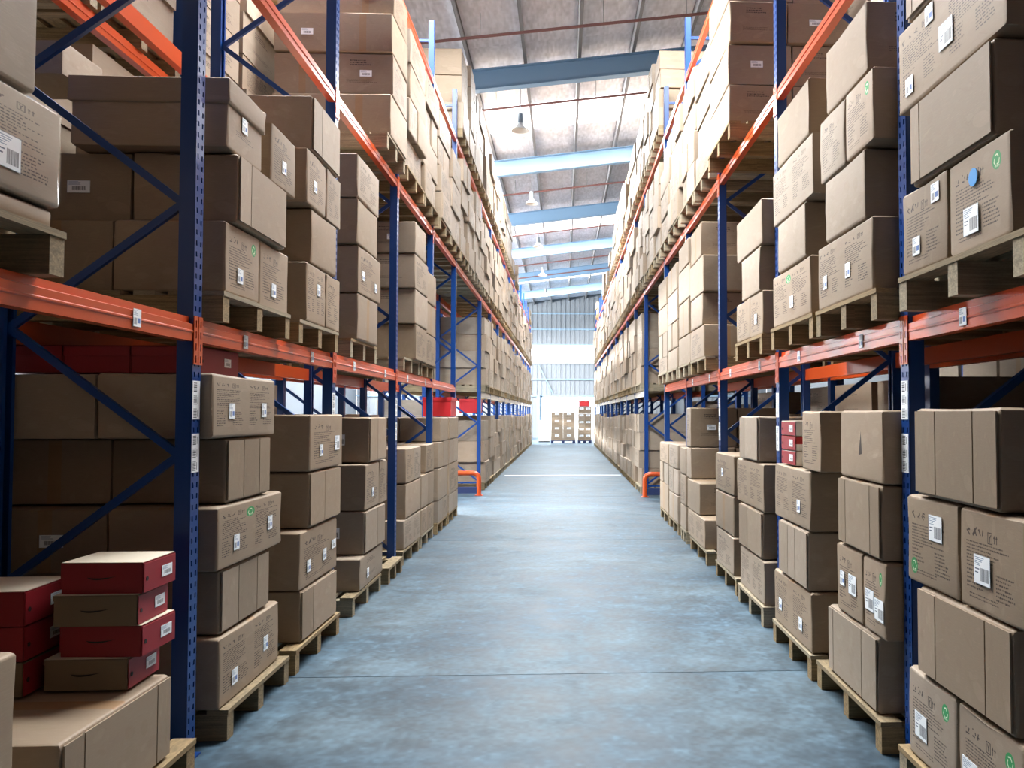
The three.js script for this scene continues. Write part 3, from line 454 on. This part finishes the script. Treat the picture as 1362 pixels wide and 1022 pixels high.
addStack(R_, 1, { x: 1.44, pal: [4.7, 5.65], px: 1.43, layers: [[2.487, [[4.76, 5.62, 'v', { lab: [[0.55, 0.35, 'small']] }]]], [2.825, [[4.84, 5.49, 'p']]], [3.197, [[4.7, 5.6, 'w', {}]]], [3.545, [[4.76, 5.475, 'p']]]] });
addStack(R_, 1, { x: 1.45, pal: [5.96, 6.9], px: 1.44, vis: true, layers: [[2.46, [[5.97, 6.37, 't', { lab: [[0.5, 0.4, 'small']] }], [6.38, 6.87, 't', {}]]], [2.80, [[6.04, 6.69, 'p']]], [3.14, [[5.97, 6.85, 'p']]]] });
addStack(R_, 1, { x: 1.44, pal: [8.3, 9.3], px: 1.43, vis: true, layers: [[2.475, [[8.45, 9.35, 't', { side: 1 }]]], [2.82, [[8.55, 9.3, 'p', { side: 1 }]]], [3.21, [[8.5, 9.35, 'p', { side: 1 }]]], [3.58, [[8.6, 9.3, 'p', { side: 1 }]]]] });
addStack(R_, 1, { x: 1.44, pal: [9.4, 10.28], px: 1.43, layers: [[2.475, [[9.4, 10.28, 'p']]], [2.9, [[9.5, 10.28, 'p']]], [3.3, [[9.4, 10.28, 'p']]], [3.6, [[9.5, 10.28, 'p']]]] });
addStack(R_, 1, { x: 1.44, pal: [10.45, 11.4], px: 1.43, layers: [[2.4, [[10.45, 11.4, 'p']]], [2.75, [[10.45, 10.9, 'p'], [11.0, 11.4, 'p']]], [3.15, [[10.45, 11.4, 'p']]], [3.5, [[10.5, 11.4, 'p']]]] });
addStack(R_, 1, { x: 1.44, pal: [11.5, 12.5], px: 1.43, layers: [[2.35, [[11.5, 12.5, 't']]], [2.7, [[11.5, 11.95, 'p'], [12.05, 12.5, 'p']]], [3.1, [[11.5, 12.5, 'p']]], [3.5, [[11.6, 12.5, 'p']]]] });
// ---- right, second shelf
addStack(R_, 2, { x: 1.44, pal: [1.75, 2.7], layers: [[4.5, [[1.75, 2.7, 'p']]], [5.0, [[1.75, 2.7, 'p']]], [5.4, [[1.75, 2.7, 'p']]]] });  // out-of-view stack added for shade over the near right bay
addStack(R_, 2, { x: 1.44, pal: [7.0, 8.05], px: 1.42, vis: true, layers: [[4.44, [[7.1, 8.05, 'p', { side: 1 }]]], [4.81, [[7.12, 8.05, 'p', { side: 'mid' }]]], [5.18, [[7.08, 8.05, 'p', { side: 1 }]]], [5.55, [[7.12, 8.05, 'p', { side: 1 }]]]] });
// ---- the rest of the rows
function randomStack(s, lv, d0, d1, top, o = {}) {
  const base = LV[lv] + PH, n = Math.max(2, Math.round((top - base) / rr(0.33, 0.4))), h = (top - base) / n, layers = [];
  for (let k = 1; k <= n; k++) {
    const a = d0 + rr(0, 0.07), b = d1 - rr(0, 0.07), xo = XF[s] - rr(0.03, 0.1), st = () => pick(['p', 'p', 't', 'l', 'p', 'w']);
    if (rnd() < 0.45) { const m = (a + b) / 2 + rr(-0.05, 0.05), gp = rnd() < 0.2 ? 0.06 : 0.01; layers.push([base + h * k, [[a, m - gp, st(), { x: xo }], [m + gp, b, st(), { x: xo + rr(-0.02, 0.03) }]]]); } else layers.push([base + h * k, [[a, b, st(), { x: xo }]]]);
  }
  addStack(s, lv, { x: XF[s] - 0.08, pal: [d0, d1], layers, deep: 0, depth: 1.05, ...o });
}
for (const s of [L_, R_]) {
  const nr = NEAR[s], fr = FAR[s], two = (a, b, f) => { const m = (a + b) / 2; f(a + 0.07, m - 0.02); f(m + 0.02, b - 0.07); };
  for (let i = 3; i < 5; i++) two(nr[i], nr[i + 1], (a, b) => randomStack(s, 2, a, b, rr(5.3, 5.65)));
  two(nr[5], fr[0], (a, b) => { const c = (a + b) / 2; randomStack(s, 2, a, c - 0.02, rr(5.3, 5.6)); randomStack(s, 2, c + 0.02, b, rr(5.3, 5.6)); });
  two(nr[5], fr[0], (a, b) => { const c = (a + b) / 2; randomStack(s, 3, a, c - 0.02, rr(7.2, 7.5)); randomStack(s, 3, c + 0.02, b, rr(7.2, 7.5)); });
  for (let i = 0; i + 1 < fr.length; i++) for (let lv = 0; lv < 4; lv++) two(fr[i], fr[i + 1], (a, b) => { if (lv === 3 && i > 3 && rnd() < 0.7) return; randomStack(s, lv, a, b, LV[lv] + [1.55, 1.6, 1.6, lv === 3 && i > 3 ? rr(0.55, 0.9) : 1.45][lv] - rr(0, 0.15)); });
}
// cartons in the racks standing behind: only their ends show through the gaps
for (const s of [L_, R_]) {
  const all = [...NEAR[s], ...FAR[s]], bx = XF[s] + DEEP + 0.2;
  for (let i = 0; i < 8; i++) for (let lv = 0; lv < 4; lv++) {
    if (i === 5 && lv < 2) continue;
    const n = i === 5 ? 3 : 2, w = (all[i + 1] - all[i] - 0.14) / n;
    for (let k = 0; k < n; k++) {
      const a = all[i] + 0.08 + k * w, b = a + w - 0.04, tops = [1.68, 1.66, 1.5, 1.3][lv] - (rnd() < 0.25 && i > 3 ? 0.36 : 0); let y = LV[lv] + PH + 0.002;
      if (lv === 3 && i < 3) continue;
      pallet(s, bx - 0.02, a, b, LV[lv], `wooden pallet in the back rack behind the ${SIDE[s]} rack, ${LEVEL[lv]}, ${ORD[i + 1]} bay, place ${['one', 'two', 'three'][k]}`, false, 1.0);
      let li = 0; while (y + 0.3 < LV[lv] + PH + tops) { const h = Math.min(rr(0.3, 0.38), LV[lv] + PH + tops - y); li++; cartons.push({ s, lv, x: bx + rr(0, 0.05), depth: 0.95, d0: a + rr(0, 0.05), d1: b - rr(0, 0.05), y, h, st: pick(['p', 'l', 't']), op: {}, where: `back rack behind ${SIDE[s]} rack, ${LEVEL[lv]}, ${ORD[i + 1]} bay, layer ${['', 'one', 'two', 'three', 'four', 'five'][li]}${k ? ', far side' : ''}`, back: true }); y += h + 0.002; }
    }
  }
}
for (const s of [L_, R_]) for (let k = 1; k < 5; k++) for (let lv = 0; lv < 4; lv++) for (const t of [0, 1]) {  // unseen cartons behind the camera, added to keep light off the near bays
  const a = NEAR[s][0] - 2.25 * k + 0.1 + t * 1.05, h = [0.42, 0.4, 0.4, 0.36][lv];
  for (let q = 0; q < 4; q++) cartons.push({ s, lv, x: XF[s] + rr(-0.06, 0.0), depth: 1.0, d0: a, d1: a + 1.02, y: LV[lv] + PH + q * h, h: h - 0.002, st: 'p', op: {}, where: 'behind the camera', back: true, hidden: true });
}
// the rack across the next aisle on the right, seen only through the gaps
for (let i = 0; i < 7; i++) {
  const d = NEAR[1][0] + 2.23 * i; frame(1, d, 6.2, `blue upright frame of the rack across the next aisle on the right, ${ORD[i + 1]} in line`, 'frames of the rack across the right aisle', 0);
  if (i < 6) for (let lv = 0; lv < 3; lv++) {
    if (lv) beam(1, 6.2, d, d + 2.23, LV[lv], 1, M.orange, `orange beam of the rack across the next aisle on the right, ${['', 'first', 'second'][lv]} shelf, ${ORD[i + 1]} bay`, 'beams of the rack across the right aisle', 0);
    for (const t of [0, 1]) for (let q = 0; q < 4; q++) cartons.push({ s: 1, lv, x: 6.15 + rr(0, 0.05), depth: 0.85, d0: d + 0.1 + t * 1.04, d1: d + 1.1 + t * 1.04, y: LV[lv] + 0.002 + q * 0.41, h: 0.405, st: 'p', op: {}, where: 'rack across the next aisle', back: true, hidden: true });
  }
}
// ---- carton meshes
function setCell(g, from, n, [cx, cy], turn = false) {
  const uv = g.attributes.uv;
  for (let i = from; i < from + n; i++) { let u = uv.getX(i), v = uv.getY(i); if (turn) [u, v] = [v, u]; uv.setXY(i, (cx + 0.008 + 0.984 * u) / 4, (3 - cy + 0.008 + 0.984 * v) / 4); }
}
const hash = (a, b, c) => { const t = Math.sin(a * 127.1 + b * 311.7 + c * 74.7) * 43758.5453; return t - Math.floor(t); };
function cartonGeo(depth, h, L, cell, side, rough = 1) {        // worn box: soft edges, slightly bulged and uneven faces; front face at x = 0
  const N = 4, g = new THREE.BoxGeometry(depth, h, L, N, N, N), p = g.attributes.position, e = 0.016, sz = [depth, h, L], sd = rnd() * 50;
  const slump = rr(0, 0.006) * rough, bul = rr(-0.002, 0.003) * rough;
  for (let i = 0; i < p.count; i++) {
    const c = [p.getX(i) / depth, p.getY(i) / h, p.getZ(i) / L], q = [0, 1, 2].map((k) => { const t = c[k]; return Math.abs(t) > 0.49 ? Math.sign(t) * 0.5 * sz[k] : Math.abs(t) > 0.2 ? Math.sign(t) * (0.5 * sz[k] - e) : 0; });
    const ext = c.map((t) => Math.abs(t) > 0.49), ne = ext.filter(Boolean).length, mid = c.map((t) => Math.abs(t) < 0.1);
    if (ne >= 2) for (let k = 0; k < 3; k++) if (ext[k]) q[k] -= Math.sign(c[k]) * e * (ne === 3 ? 0.38 : 0.28) * rough;
    if (ne === 1) for (let k = 0; k < 3; k++) if (ext[k] && k !== 1 && mid.filter(Boolean).length >= 1) q[k] += Math.sign(c[k]) * bul;
    const j = (a) => (hash(Math.round(c[0] * 4) + sd, Math.round(c[1] * 4) + a, Math.round(c[2] * 4) - a) - 0.5) * (ne === 1 ? 0.0025 : 0.011) * rough;
    q[0] += j(1.3); q[2] += j(3.1); if (c[1] > 0.4) q[1] += -Math.abs(j(7.7)) - (mid[0] || mid[2] ? slump : 0);
    p.setXYZ(i, q[0] - depth / 2, q[1] + h / 2, q[2]);
  }
  const uv = g.attributes.uv, nn = (N + 1) * (N + 1), dims = [[L, h], [L, h], [depth, L], [depth, L], [depth, h], [depth, h]];
  for (let i = 0; i < uv.count; i++) { const [a, b] = dims[Math.floor(i / nn)], m = (t, z) => (Math.abs(t - 0.25) < 0.01 ? e / z : Math.abs(t - 0.75) < 0.01 ? 1 - e / z : t); uv.setXY(i, m(uv.getX(i), a), m(uv.getY(i), b)); }
  const n = nn, plain = () => [Math.floor(rnd() * 4), 0];
  setCell(g, 0, n, cell); for (const f of [1, 3]) setCell(g, f * n, n, plain()); setCell(g, 2 * n, n, [0, 3], rnd() < 0.5);
  for (const f of [4, 5]) setCell(g, f * n, n, side ? pick([[3, 2], [2, 3], [1, 0]]) : plain());
  g.computeVertexNormals();
  return g;
}
function score(c) {
  if (c.hidden) return 0;
  const fx = F / Math.max(c.d0, 0.8), fw = c.x * F * (1 / Math.max(c.d0, 1.2) - 1 / Math.max(c.d1, 1.3));
  const v = c.d1 < 2 || (c.lv > 1 && c.d1 < 4) ? 0.01 : 1;
  return (fw * c.h * fx + (c.vis || !c.back ? 0.12 * c.depth * c.h * fx * fx : 0)) * (c.back ? (c.vis ? 0.8 : 0.02) : 1) * v;
}
const ranked = cartons.map((c, i) => [score(c), i]).sort((a, b) => b[0] - a[0]), single = new Set(ranked.slice(0, 285).map((r) => r[1]));
const mass = [];
const labelMade = new Set();
cartons.forEach((c, i) => {
  const L = c.d1 - c.d0 - 0.004, dc = (c.d0 + c.d1) / 2, ry = c.s < 0 ? 0 : Math.PI, cell = pick(CELLS[c.st]);
  if (!single.has(i)) {
    const g = new THREE.BoxGeometry(c.depth, c.h - 0.004, L).translate(-c.depth / 2, c.h / 2, 0); setCell(g, 0, 4, cell); for (let f = 1; f < 6; f++) setCell(g, f * 4, 4, [Math.floor(rnd() * 4), 0]);
    g.rotateY(ry).translate(c.s * c.x, c.y, -dc); const t = rr(0.82, 1.05), w = rr(0.94, 1.03), col = new Float32Array(g.attributes.position.count * 3); for (let k = 0; k < col.length; k += 3) { col[k] = t; col[k + 1] = t * w; col[k + 2] = t * w * w; } g.setAttribute('color', new THREE.BufferAttribute(col, 3)); mass.push(g); return;
  }
  const yaw = ry + (c.back ? 0 : rr(-0.012, 0.012)), mat = pick(M.carton);
  const near = dc < 9 && !c.back, seams = c.st === 'f' && near ? c.op.seams || [0.5] : null, labs = near ? c.op.lab || [] : [];
  const look = (c.back ? 'kraft carton behind the front one' : c.op.film ? 'film-wrapped printed carton' : c.op.lid ? 'carton with overhanging lid' : LOOK[c.st]) ;
  let label = `${look}, ${c.where}`; if (label.split(/\s+/).length > 16) label = `${look.split(' ').slice(-3).join(' ')}, ${c.where}`;
  if (labelMade.has(label)) label = label + ' inside'; labelMade.add(label);
  const grp = `cartons on the ${SIDE[c.s]} rack, ${LEVEL[c.lv]}`;
  const geo = cartonGeo(c.depth, c.h - 0.003, L, cell, c.op.side, c.back ? 0.4 : 1), pos = [c.s * c.x, c.y, -dc];
  const parts = (seams ? 1 : 0) + labs.length + (c.op.side && c.op.side !== 1 && c.op.side !== true && c.op.side !== 'p' ? 1 : 0) + (c.op.film || c.op.lid || c.op.dot ? 1 : 0);
  if (!parts) { const m = mesh(numbered('carton'), geo, mat, scene); m.position.set(...pos); m.rotation.y = yaw; tag(m, label, 'carton', grp); return; }
  const g = group('carton', ...pos, yaw); tag(g, label, 'carton', grp); mesh('body', geo, mat, g);
  if (seams) {
    const cut = [0, ...seams, 1];
    for (let k = 0; k + 1 < cut.length; k++) {
      const a = cut[k] * L + (k ? 0.004 : 0.012), b = cut[k + 1] * L - (k + 2 < cut.length ? 0.004 : 0.012), fg = new THREE.BoxGeometry(0.007, c.h - 0.03, b - a); setCell(fg, 0, 24, [Math.floor(rnd() * 4), 0]);
      const m = mesh('flap', fg, mat, g); m.position.set(0.006, c.h / 2, L / 2 - (a + b) / 2);
    }
  }
  for (const [u, v, kind] of labs) { const m = mesh('paper_label', LAB[kind], M.label, g); m.position.set(0.0042, v * c.h, L / 2 - u * L); m.userData.label = 'white printed paper label'; }
  if (c.op.side === 'mid' || c.op.side === 'ship') { const m = mesh('paper_label', c.op.side === 'mid' ? LAB.sideMid : LAB.sideShip, M.label, g); const zs = c.s < 0 ? 1 : -1; m.position.set(-c.depth * 0.45, c.h * 0.5, zs * (L / 2 + 0.0045)); if (zs < 0) m.rotation.y = Math.PI; m.userData.label = 'paper label on the end'; }
  if (c.op.dot) { const m = mesh('round_sticker', new THREE.CylinderGeometry(0.032, 0.032, 0.002, 20).rotateZ(Math.PI / 2), M.sticker, g); m.position.set(0.0045, c.op.dot[1] * c.h, L / 2 - c.op.dot[0] * L); m.userData.label = 'round blue sticker'; }
  if (c.op.lid) { const lg = cartonGeo(c.depth + 0.03, 0.13, L + 0.03, [1, 0], false); const m = mesh('lid', lg, mat, g); m.position.set(0.015, c.h - 0.128, 0); }
  if (c.op.film) { const fg = cartonGeo(c.depth + 0.006, c.h - 0.001, L + 0.012, [0, 0], false, 1.8); const m = mesh('stretch_film', fg, M.film, g); m.position.set(0.006, 0, 0); m.userData.label = 'clear stretch film'; }
});
if (mass.length) { const m = mesh('stacked_cartons', mergeGeometries(mass), M.cartonMass, scene); tag(m, 'mass of kraft cartons stacked far down the aisle and deep in the racks', 'cartons', null, 'stuff'); }

// ---------------------------------------------------------------- shoe boxes and other small goods
function shoeBox(s, x, d, y, W, H, L, o, label, grp) {          // front end toward the aisle; W into the rack, L along it
  const g = group('shoe_box', s * x, y, -d, (s < 0 ? 0 : Math.PI) + (o.turn || 0)); tag(g, label, 'shoe box', grp);
  const bm = o.base || M.red;
  mesh('body', box(W - 0.006, H - 0.004, L - 0.006, -W / 2, (H - 0.004) / 2, 0), bm, g);
  mesh('lid', mergeGeometries([box(W, 0.004, L, -W / 2, H - 0.002, 0), box(0.003, o.lidH, L, -0.0015, H - o.lidH / 2, 0), box(0.003, o.lidH, L, -W + 0.0015, H - o.lidH / 2, 0), box(W, o.lidH, 0.003, -W / 2, H - o.lidH / 2, L / 2 - 0.0015), box(W, o.lidH, 0.003, -W / 2, H - o.lidH / 2, -L / 2 + 0.0015)]), o.lid, g);
  if (o.topMat) mesh('lid_top', box(W - 0.004, 0.002, L - 0.004, -W / 2, H + 0.001, 0), o.topMat, g);
  mesh('end_panel', box(0.003, H - 0.008, L - 0.01, 0.0018, H / 2 - 0.002, 0), M.red, g);
  const l = mesh('size_label', labelGeo(0.085, 0.045, 1), M.label, g); l.position.set(0.0045, H * 0.5, -L * 0.2); l.userData.label = 'white size label';
  const hole = mesh('finger_hole', new THREE.CylinderGeometry(0.009, 0.009, 0.002, 12).rotateZ(Math.PI / 2), M.dark, g); hole.position.set(0.004, H * 0.45, L * 0.4);
  if (o.mark) {                                                  // long curved mark printed on the side
    const sh = new THREE.Shape(); sh.moveTo(-0.055, 0.004); sh.quadraticCurveTo(-0.03, -0.018, 0.055, 0.008); sh.quadraticCurveTo(-0.02, -0.004, -0.055, 0.004);
    const m = mesh('side_mark', new THREE.ExtrudeGeometry(sh, { depth: 0.001, bevelEnabled: false }), M.dark, g); m.position.set(-W / 2, H * 0.5, L / 2 + 0.0005); m.userData.label = 'dark curved mark';
  }
}
{
  const grp = 'shoe boxes stacked on the big left carton', y0 = 0.492, n = ['top', 'second', 'third', 'bottom'];
  for (let k = 0; k < 4; k++) {
    const brown = k % 2 === 0, i = 3 - k;
    shoeBox(-1, 1.62 + [0.05, 0.0, 0.02, 0.0][k], 3.41 + [0, 0.01, 0, 0.01][k], y0 + 0.121 * k, 0.31, 0.118, 0.26, { base: brown ? M.brown : M.red, lid: brown ? M.brown : M.red, lidH: brown ? 0.02 : 0.1, topMat: M.boxLid, mark: true, turn: [0.02, -0.03, 0.03, -0.01][k] }, `${brown ? 'brown-sided' : 'red'} shoe box with white label, ${n[i]} of the front pile by the blue post`, grp);
  }
  for (let k = 0; k < 3; k++) shoeBox(-1, 2.02, 3.36, y0 + 0.131 * k, 0.33, 0.128, 0.3, { base: k === 0 ? M.brown : M.red, lid: k === 0 ? M.brown : M.red, lidH: 0.1, topMat: k === 2 ? M.boxLid : null, turn: 0.04 }, `${k === 0 ? 'brown' : 'dark red'} shoe box, ${['bottom', 'middle', 'top'][k]} of the pile set back in shadow`, 'shoe boxes set back in the left bay');
  for (let k = 0; k < 3; k++) shoeBox(1, 1.47, 5.36, 1.217 + 0.095 * k, 0.3, 0.092, 0.34, { base: M.white, lid: k === 1 ? M.redBright : M.white, lidH: 0.05, topMat: M.boxLid }, `red and white shoe box, ${['bottom', 'middle', 'top'][k]} of the pile on the right floor row`, 'red and white shoe boxes on the right');
  // red boxes lying on the tall left stack and over the far stacks
  for (let k = 0; k < 3; k++) shoeBox(-1, 1.76 + 0.315 * k, 4.3, 1.745, 0.31, 0.13, 0.5, { base: M.red, lid: M.red, lidH: 0.05 }, `red shoe box lying on the ${['front', 'middle', 'rear'][k]} of the first left floor stack`, 'red boxes on the first left stack');
  for (const [s, x, d, y, t] of [[-1, 1.64, 12.4, 1.505, 'large red box on top of the last stack before the left passage'], [-1, 1.72, 17.2, 1.56, 'red box on the left stack across the passage']]) {
    const g = group('red_box', s * x, y, -d, 0); tag(g, t, 'box'); mesh('body', box(0.4, 0.24, 0.6, -0.2, 0.12, 0), M.redBright, g); mesh('lid', box(0.42, 0.05, 0.62, -0.2, 0.255, 0), M.redBright, g);
  }
}
// ---------------------------------------------------------------- pallet loads at the far end of the aisle
{
  const load = (x0, cols, w, layers, h, name, d) => {
    const W = cols * w + 0.04, g = group('plastic_pallet', x0 + W / 2, 0, -d); tag(g, `dark blue plastic pallet under the ${name} carton load at the aisle end`, 'pallet');
    mesh('deck', box(W, 0.03, 1.0, 0, 0.135, 0), M.navy, g); for (const k of [-1, 0, 1]) mesh('skid', box(0.14, 0.12, 1.0, k * (W / 2 - 0.08), 0.06, 0), M.navy, g);
    for (let l = 0; l < layers; l++) for (let c = 0; c < cols; c++) {
      const hh = h - 0.004, geo = new THREE.BoxGeometry(w - 0.004, hh, 0.9).translate(0, hh / 2, 0); for (let f = 0; f < 6; f++) setCell(geo, f * 4, 4, f > 3 ? [3, 2] : [1, 0]);
      const q = group('carton', x0 + 0.02 + w * (c + 0.5), 0.152 + l * h, -d); mesh('body', geo, pick(M.carton), q);
      tag(q, `brown carton of the ${name} far load, ${l ? ORD[l + 1] : 'bottom'} layer, ${c ? 'right' : 'left'} column`, 'carton', 'cartons on the far pallet loads');
      const lb = mesh('paper_label', LAB.sideMid, M.label, q); lb.scale.set(2, 1.6, 1); lb.position.set(0, h * 0.7, 0.4515); lb.userData.label = 'white label';
    }
  };
  load(-0.68, 2, 0.62, 4, 0.37, 'wide', 43.1); load(0.72, 2, 0.34, 5, 0.35, 'tall right', 43.1);
  const r = group('red_crate', 1.06, 1.905, -43.1); tag(r, 'small red crate on the tall far carton load', 'crate');
  mesh('body', mergeGeometries([box(0.56, 0.03, 0.5, 0, 0.015, 0), box(0.56, 0.28, 0.03, 0, 0.14, 0.235), box(0.56, 0.28, 0.03, 0, 0.14, -0.235), box(0.03, 0.28, 0.5, -0.265, 0.14, 0), box(0.03, 0.28, 0.5, 0.265, 0.14, 0)]), M.redBright, r); mesh('rim', mergeGeometries([box(0.6, 0.03, 0.03, 0, 0.27, 0.255), box(0.6, 0.03, 0.03, 0, 0.27, -0.255)]), M.redBright, r);
  const w = group('white_cabinet', -1.05, 0, -44.6); tag(w, 'white cabinet standing left of the far carton loads', 'cabinet');
  mesh('body', box(0.64, 1.1, 0.4, 0, 0.62, 0), M.white, w); mesh('door', box(0.6, 1.02, 0.015, 0, 0.63, 0.207), M.white, w); mesh('base', box(0.6, 0.07, 0.36, 0, 0.035, 0), M.dark, w);
}
scene.traverse((o) => { if (o.isMesh) o.castShadow = o.receiveShadow = true; });
renderer.render(scene, camera);
